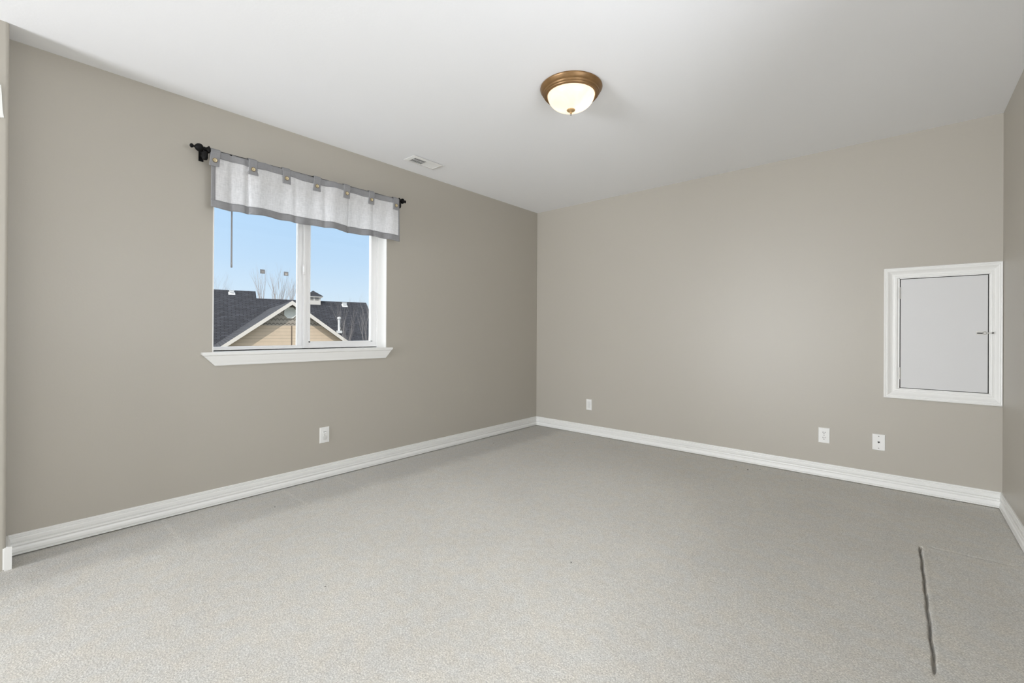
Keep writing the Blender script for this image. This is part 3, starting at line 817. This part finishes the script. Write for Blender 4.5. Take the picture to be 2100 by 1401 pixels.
# ------------------------------------------------------------------ wall plates (built for a wall facing n, u = horizontal direction)
def plate_box(bm, c, u, n, du, z, w, h, d0, d1, bev=0.0):
    """box centred at offset du along u, height z above c, size w x h, from depth d0 to d1 off the wall"""
    c, u, n = Vector(c), Vector(u), Vector(n)
    vs = []
    for d, k in ((d0, 0), (d1, bev)):
        for a, b in ((-1, -1), (1, -1), (1, 1), (-1, 1)):
            vs.append(bm.verts.new(c + u * (du + a * (w / 2 - k)) + Vector((0, 0, z + b * (h / 2 - k))) + n * d))
    for f in ((3, 2, 1, 0), (4, 5, 6, 7), (0, 1, 5, 4), (1, 2, 6, 5), (2, 3, 7, 6), (3, 0, 4, 7)):
        bm.faces.new([vs[i] for i in f])
def disc(bm, c, u, n, du, z, r, d0, d1, flat=1.0, seg=24):
    c, u, n = Vector(c), Vector(u), Vector(n)
    A = []; B = []
    for k in range(seg):
        a = 2 * pi * k / seg
        q = c + u * (du + r * cos(a)) + Vector((0, 0, z + max(-flat * r, min(flat * r, r * sin(a)))))
        A.append(bm.verts.new(q + n * d0)); B.append(bm.verts.new(q + n * d1))
    for k in range(seg):
        j = (k + 1) % seg; bm.faces.new((A[k], A[j], B[j], B[k]))
    bm.faces.new(A[::-1]); bm.faces.new(B)
def outlet(c, u, n, name, label, variant):
    o = empty(name, c)
    tag(o, label, {'duplex': 'outlet', 'cover': 'outlet', 'blank': 'wall plate', 'phone': 'phone jack'}[variant])
    w = 0.0655 if variant == 'blank' else 0.0715
    bm = bmesh.new(); plate_box(bm, c, u, n, 0, 0, w, 0.1135, 0.0, 0.0055, 0.0025)
    obj('plate', bm, M['plate'], o)
    if variant in ('duplex', 'cover'):
        for zc in (0.0195, -0.0195):
            if variant == 'cover' and zc < 0:
                bm = bmesh.new(); disc(bm, c, u, n, 0, zc, 0.0175, 0.0055, 0.0090)
                disc(bm, c, u, n, 0, zc, 0.0130, 0.0090, 0.0100)
                obj('safety_cap', bm, plain('cap_plastic', (0.66, 0.66, 0.64), 0.3), o); continue
            bm = bmesh.new(); disc(bm, c, u, n, 0, zc, 0.0172, 0.0055, 0.0072, 0.78)
            rc = obj('receptacle', bm, M['plate'], o)
            bm = bmesh.new()
            plate_box(bm, c, u, n, -0.0064, zc + 0.0035, 0.0030, 0.0095, 0.0072, 0.0076)
            plate_box(bm, c, u, n, 0.0064, zc + 0.0035, 0.0030, 0.0080, 0.0072, 0.0076)
            disc(bm, c, u, n, 0, zc - 0.0075, 0.0030, 0.0072, 0.0076)
            obj('slots', bm, M['dark'], rc)
            if variant == 'cover':
                bm = bmesh.new(); plate_box(bm, c, u, n, 0.004, zc - 0.003, 0.014, 0.010, 0.0076, 0.0150, 0.002)
                obj('plug_guard', bm, M['plate'], rc)
        bm = bmesh.new(); disc(bm, c, u, n, 0, 0, 0.0030, 0.0055, 0.0066); obj('screw', bm, M['screw'], o)
    elif variant == 'blank':
        bm = bmesh.new(); plate_box(bm, c, u, n, 0, 0, 0.034, 0.068, 0.0055, 0.0066, 0.001); obj('insert', bm, plain('insert_plastic', (0.72, 0.72, 0.70), 0.4), o)
    else:
        for zc in (0.0415, -0.0415):
            bm = bmesh.new(); disc(bm, c, u, n, 0, zc, 0.0036, 0.0055, 0.0068); obj('screw', bm, M['screw'], o)
        bm = bmesh.new(); plate_box(bm, c, u, n, 0.0, 0.0, 0.018, 0.018, 0.0055, 0.0068, 0.001); j = obj('jack', bm, M['plate'], o)
        bm = bmesh.new(); plate_box(bm, c, u, n, 0.0, 0.002, 0.012, 0.007, 0.0068, 0.0072); plate_box(bm, c, u, n, 0.0, -0.0035, 0.005, 0.004, 0.0068, 0.0072)
        obj('port', bm, M['dark'], j)
outlet((0, 1.5535, 0.3155), (0, 1, 0), (1, 0, 0), 'power_outlet', 'white duplex outlet with lower socket capped, on window wall', 'cover')
outlet((0.7005, ROOM_D, 0.3135), (1, 0, 0), (0, -1, 0), 'blank_plate', 'small white blank wall plate near the far corner', 'blank')
outlet((2.7310, ROOM_D, 0.3115), (1, 0, 0), (0, -1, 0), 'power_outlet', 'white duplex outlet with open slots on back wall', 'duplex')
outlet((3.0470, ROOM_D, 0.3125), (1, 0, 0), (0, -1, 0), 'phone_jack', 'white phone jack plate below the access hatch', 'phone')

# ------------------------------------------------------------------ specks of debris on the carpet
bm = bmesh.new(); random.seed(8)
for x, y, s in ((2.010, 1.752, .006), (0.217, 3.12, .008), (0.78, 3.66, .006), (1.01, 3.93, .006), (1.76, 3.90, .007), (2.17, 3.88, .006), (2.26, 3.86, .009),
                (2.33, 3.93, .006), (2.62, 3.85, .007), (0.30, 1.10, .006), (1.35, 0.90, .005), (0.16, 1.02, .004)):
    for k in range(3):
        mtx = Matrix.Translation((x + random.uniform(-s, s) * .5, y + random.uniform(-s, s) * .5, 0.002)) @ Matrix.Rotation(random.uniform(0, 3), 4, 'Z') @ Matrix.Diagonal((s * .9, s * .45, s * .5, 1))
        bmesh.ops.create_icosphere(bm, subdivisions=1, radius=0.5, matrix=mtx)
d = obj('debris', bm, M['debris'], origin=(1.5, 2.5, 0)); tag(d, 'tiny dark specks of lint scattered over the carpet', 'debris', kind='stuff')

# ------------------------------------------------------------------ outdoors: neighbouring house (u along ridge, c towards this room)
HA = R(14.5)
UU, NN = Vector((sin(HA), cos(HA), 0)), Vector((cos(HA), -sin(HA), 0))
def P(u, c, z): return UU * u + NN * c + Vector((0, 0, z))
GZ = -2.95
gm = bmesh.new(); box(gm, -90, -60, GZ - 0.3, -0.6, 90, GZ)
struct(obj('ground', gm, M['ground']))
house = empty('neighbor_house', P(5.5, -28, GZ))
tag(house, 'tan neighbour house with dark shingled gable roof beyond the window', 'house')

def slab(pts, th, mat, name, parent, uvu=None, uvv=None):
    """closed slab: polygon pts (world), thickened downwards along its normal; UV in metres along uvu/uvv"""
    pts = [Vector(p) for p in pts]
    n = (pts[1] - pts[0]).cross(pts[2] - pts[0]).normalized()
    if n.z < 0 or (abs(n.z) < 1e-4 and n.dot(NN) < 0): n = -n
    bm = bmesh.new(); uvl = bm.loops.layers.uv.new('uv')
    A = [bm.verts.new(p) for p in pts]; B = [bm.verts.new(p - n * th) for p in pts]
    bm.faces.new(A); bm.faces.new(B[::-1])
    for i in range(len(pts)):
        j = (i + 1) % len(pts); bm.faces.new((A[i], B[i], B[j], A[j]))
    uvu = uvu or UU
    uvv = uvv or n.cross(uvu).normalized()
    for f in bm.faces:
        for l in f.loops: l[uvl].uv = (l.vert.co.dot(uvu), l.vert.co.dot(uvv))
    return obj(name, bm, mat, parent)
S = 0.75
RC, RZ2, RZ1b = -32.28, 3.265, 3.80
UE = 11.08                       # right-hand rake of the main roof
def roofz(c): return RZ2 - S * (c - RC)
CE = -24.9                       # front eave of the main roof
slab([P(3.6, RC, RZ2), P(UE, RC, RZ2), P(UE, CE, roofz(CE)), P(3.6, CE, roofz(CE))], 0.18, M['roof'], 'main_roof', house)
RC1 = RC - (RZ1b - RZ2) / S
slab([P(-9, RC1, RZ1b), P(3.6, RC1, RZ1b), P(3.6, CE, roofz(CE)), P(-9, CE, roofz(CE))], 0.18, M['roof'], 'main_roof', house)
slab([P(-9, RC1, RZ1b), P(3.6, RC1, RZ1b), P(3.6, RC1 - 7, RZ1b - 7 * S), P(-9, RC1 - 7, RZ1b - 7 * S)], 0.18, M['roof'], 'rear_roof', house)
slab([P(3.6, RC, RZ2), P(UE, RC, RZ2), P(UE, RC - 7, RZ2 - 7 * S), P(3.6, RC - 7, RZ2 - 7 * S)], 0.18, M['roof'], 'rear_roof', house)
# house body below the roof
bm = bmesh.new(); uvl = bm.loops.layers.uv.new('uv')
def hbox(bm, u0, c0, z0, u1, c1, z1):
    q = [bm.verts.new(P(*p)) for p in ((u0, c0, z0), (u1, c0, z0), (u1, c1, z0), (u0, c1, z0), (u0, c0, z1), (u1, c0, z1), (u1, c1, z1), (u0, c1, z1))]
    for f in ((0, 3, 2, 1), (4, 5, 6, 7), (0, 1, 5, 4), (1, 2, 6, 5), (2, 3, 7, 6), (3, 0, 4, 7)): bm.faces.new([q[i] for i in f])
hbox(bm, -8.6, -38.8, GZ, UE - 0.4, CE - 0.6, roofz(CE - 0.6) - 0.45)
for f in bm.faces:
    for l in f.loops: l[uvl].uv = (l.vert.co.dot(UU), l.vert.co.z)
obj('wall', bm, M['siding'], house)
# front gable wing
GC, GU, GZA = -21.60, 4.262, 2.535       # wall plane, apex position, apex height
GEL, GER = GU - 4.3, GU + 4.3
def gz(u): return GZA - S * abs(u - GU)
fc = GC + 0.40                            # front edge of the overhanging rakes
# the gable roof planes run back into the main roof
for sgn, ue in ((-1, GEL), (1, GER)):
    cb = RC + (RZ2 - GZA) / S
    ce = RC + (RZ2 - gz(ue)) / S
    slab([P(GU, fc, GZA), P(ue, fc, gz(ue)), P(ue, ce, gz(ue)), P(GU, cb, GZA)], 0.12, M['roof'], 'gable_roof', house, uvu=NN)
zsp = 1.305
# lap siding below, fish-scale shingles above
def poly_wall(pts, name, mat):
    bm = bmesh.new(); uvl = bm.loops.layers.uv.new('uv')
    A = [bm.verts.new(P(u, GC, z)) for u, z in pts]; B = [bm.verts.new(P(u, GC - 0.15, z)) for u, z in pts]
    bm.faces.new(A); bm.faces.new(B[::-1])
    for i in range(len(pts)):
        j = (i + 1) % len(pts); bm.faces.new((A[i], B[i], B[j], A[j]))
    for f in bm.faces:
        for l in f.loops: l[uvl].uv = (l.vert.co.dot(UU), l.vert.co.z)
    return obj(name, bm, mat, house)
top = GZA - 0.16
def gzi(u): return top - S * abs(u - GU)
hw = (top - zsp) / S
gw = 3.85
poly_wall([(GU - gw, GZ), (GU + gw, GZ), (GU + gw, gzi(GU + gw)), (GU + hw, zsp), (GU - hw, zsp), (GU - gw, gzi(GU - gw))], 'siding', M['siding'])
poly_wall([(GU - hw, zsp), (GU + hw, zsp), (GU, top)], 'shingle_cladding', M['scales'])
for sgn in (-1, 1):
    ue = GU + sgn * 4.3; bd = 0.20
    bm = bmesh.new()
    pts = [(GU, GZA), (ue, gz(ue)), (ue, gz(ue) - bd), (GU, GZA - bd)]
    A = [bm.verts.new(P(u, fc + 0.03, z)) for u, z in pts]; B = [bm.verts.new(P(u, fc - 0.02, z)) for u, z in pts]
    for i in range(4):
        j = (i + 1) % 4; bm.faces.new((A[i], B[i], B[j], A[j]))
    bm.faces.new(A); bm.faces.new(B[::-1])
    obj('rake_board', bm, M['rake'], house)
bm = bmesh.new(); hbox(bm, 4.272, GC - 0.01, GZ, 4.312, GC + 0.02, zsp); obj('trim_strip', bm, M['corner'], house)
# octagonal gable vent
vc = (4.225, 1.945); ro = 0.30
bm = bmesh.new()
def octa(r, c): return [bm.verts.new(P(vc[0] + r * cos(R(22.5 + 45 * k)), c, vc[1] + r * sin(R(22.5 + 45 * k)))) for k in range(8)]
o1, o2, i1, i2 = octa(ro, GC), octa(ro, GC + 0.05), octa(ro - 0.055, GC + 0.05), octa(ro - 0.055, GC + 0.005)
for k in range(8):
    j = (k + 1) % 8
    bm.faces.new((o1[k], o1[j], o2[j], o2[k])); bm.faces.new((o2[k], o2[j], i1[j], i1[k])); bm.faces.new((i1[k], i1[j], i2[j], i2[k]))
bm.faces.new(i2)
gv = obj('gable_vent', bm, M['gvent'], house)
bm = bmesh.new()
for k in range(6):
    z = vc[1] - 0.17 + k * 0.066; w = min(0.205, math.sqrt(max(0, 0.225 ** 2 - (z + 0.02 - vc[1]) ** 2)))
    sweep(bm, [(0.008, 0.0), (0.040, 0.0), (0.040, 0.012), (0.008, 0.046)], P(vc[0] - w, GC, z), P(vc[0] + w, GC, z), NN)
obj('louvers', bm, M['gvent'], gv)
# cupola straddling the main ridge
cu = 7.22
bm = bmesh.new(); hbox(bm, cu - 0.44, RC - 0.44, 2.95, cu + 0.44, RC + 0.44, 3.53); cp = obj('cupola', bm, M['rake'], house)
bm = bmesh.new()
for u0 in (-0.30, 0.06): hbox(bm, cu + u0, RC + 0.44, 3.27, cu + u0 + 0.24, RC + 0.46, 3.47)
obj('louver_panel', bm, plain('cupola_louver', (0.30, 0.28, 0.26), 0.8), cp)
bm = bmesh.new(); hbox(bm, cu - 0.56, RC - 0.56, 3.48, cu + 0.56, RC + 0.56, 3.57); obj('eave', bm, M['rake'], cp)
bm = bmesh.new()
q = [bm.verts.new(P(cu + a * 0.60, RC + b * 0.60, 3.57)) for a, b in ((-1, -1), (1, -1), (1, 1), (-1, 1))]; ap = bm.verts.new(P(cu, RC, 4.00))
bm.faces.new(q[::-1])
uvl = bm.loops.layers.uv.new('uv')
for k in range(4): bm.faces.new((q[k], q[(k + 1) % 4], ap))
for f in bm.faces:
    for l in f.loops: l[uvl].uv = (l.vert.co.x, l.vert.co.z)
obj('cupola_roof', bm, M['roof'], cp)
# roof vents and flue
for (u, c, w) in ((2.17, RC1 + 0.28, 0.13), (9.36, RC + 0.36, 0.13)):
    z = roofz(c)
    bm = bmesh.new()
    hbox(bm, u - w * 1.5, c - 0.12, z - 0.02, u + w * 1.5, c + 0.24, z - 0.02 + 0.03)
    bmesh.ops.rotate(bm, verts=bm.verts, cent=P(u, c, z), matrix=Matrix.Rotation(math.atan(S), 3, UU))
    hbox(bm, u - w, c - 0.12, z + 0.02, u + w, c + 0.10, z + 0.17)
    hbox(bm, u - w - 0.02, c - 0.14, z + 0.15, u + w + 0.02, c + 0.13, z + 0.19)
    obj('roof_vent', bm, M['ventwhite'], house)
fc_, fu = -29.28, 8.36
zf = roofz(fc_)
bm = bmesh.new()
lathe(bm, [(0.075, zf - 0.2), (0.075, zf + 0.86), (0.12, zf + 0.86), (0.12, zf + 0.98), (0.0, zf + 1.02)], P(fu, fc_, 0), n=14)
hbox(bm, fu - 0.17, fc_ - 0.1, zf - 0.12, fu + 0.17, fc_ + 0.22, zf + 0.05)
obj('flue_pipe', bm, M['ventwhite'], house)

# ------------------------------------------------------------------ bare trees
def tube(bm, p, q, r0, r1, n=5):
    d = (q - p)
    if d.length < 1e-5: return
    d.normalize(); a = d.orthogonal().normalized(); b = d.cross(a)
    A = [bm.verts.new(p + (a * cos(2 * pi * k / n) + b * sin(2 * pi * k / n)) * r0) for k in range(n)]
    B = [bm.verts.new(q + (a * cos(2 * pi * k / n) + b * sin(2 * pi * k / n)) * r1) for k in range(n)]
    for k in range(n):
        j = (k + 1) % n; bm.faces.new((A[k], A[j], B[j], B[k]))
def grow(bm, p, d, l, r, depth, rnd, spread, kids):
    n = 3; q = p
    for i in range(n):
        d2 = (d + Vector((rnd.uniform(-1, 1), rnd.uniform(-1, 1), rnd.uniform(-0.3, 0.6))) * 0.10).normalized()
        q2 = q + d2 * l / n; ra, rb = r * (1 - 0.30 * i / n), r * (1 - 0.30 * (i + 1) / n)
        tube(bm, q, q2, ra, rb, 5 if depth > 1 else 3); q = q2; d = d2
        if depth > 0:
            for _ in range(kids if i == n - 1 else 1):
                ax = Vector((rnd.uniform(-1, 1), rnd.uniform(-1, 1), 0.2)).normalized()
                dd = (d + ax * spread * rnd.uniform(0.6, 1.2) + Vector((0, 0, 0.25))).normalized()
                grow(bm, q, dd, l * rnd.uniform(0.55, 0.78), rb * 0.55, depth - 1, rnd, spread, kids)
def tree(base, h, stems, seed, label, trunk_r=0.09, spread=0.45, depth=4, kids=2, group=None):
    rnd = random.Random(seed)
    o = empty('bare_tree', base); tag(o, label, 'tree', group)
    bt, bb = bmesh.new(), bmesh.new()
    b = Vector(base)
    for s in range(stems):
        an = 2 * pi * s / max(1, stems) + rnd.uniform(0, 1)
        lean = 0.0 if stems == 1 else 0.16
        d = Vector((cos(an) * lean, sin(an) * lean, 1)).normalized()
        th = h * 0.36
        tube(bt, b, b + d * th, trunk_r, trunk_r * 0.75, 8)
        grow(bb, b + d * th, d, h * 0.27, trunk_r * 0.72, depth, rnd, spread, kids)
    obj('trunk', bt, M['bark'], o); obj('branches', bb, M['bark'], o)
    return o
tree(P(6.83, -19.5, GZ), 5.2, 2, 5, 'bare multi-stemmed tree in front of the dark roof, right of the gable', 0.026, 0.34, 4, 2)
tree(P(5.15, -41.0, GZ), 8.8, 2, 11, 'bare slender-branched tree above the ridge, nearer the roof step', 0.10, 0.26, 4, 2)
tree(P(6.15, -43.0, GZ), 8.9, 2, 23, 'bare forked tree above the ridge, rising at the gable peak', 0.11, 0.28, 4, 2)
tree(P(0.9, -42.0, GZ), 8.0, 2, 31, 'bare twiggy treetop above the left end of the high ridge', 0.08, 0.6, 5, 2)
tree(P(13.2, -41.0, GZ), 6.6, 2, 43, 'bare bushy treetop past the right rake of dark roof', 0.08, 0.5, 5, 2)
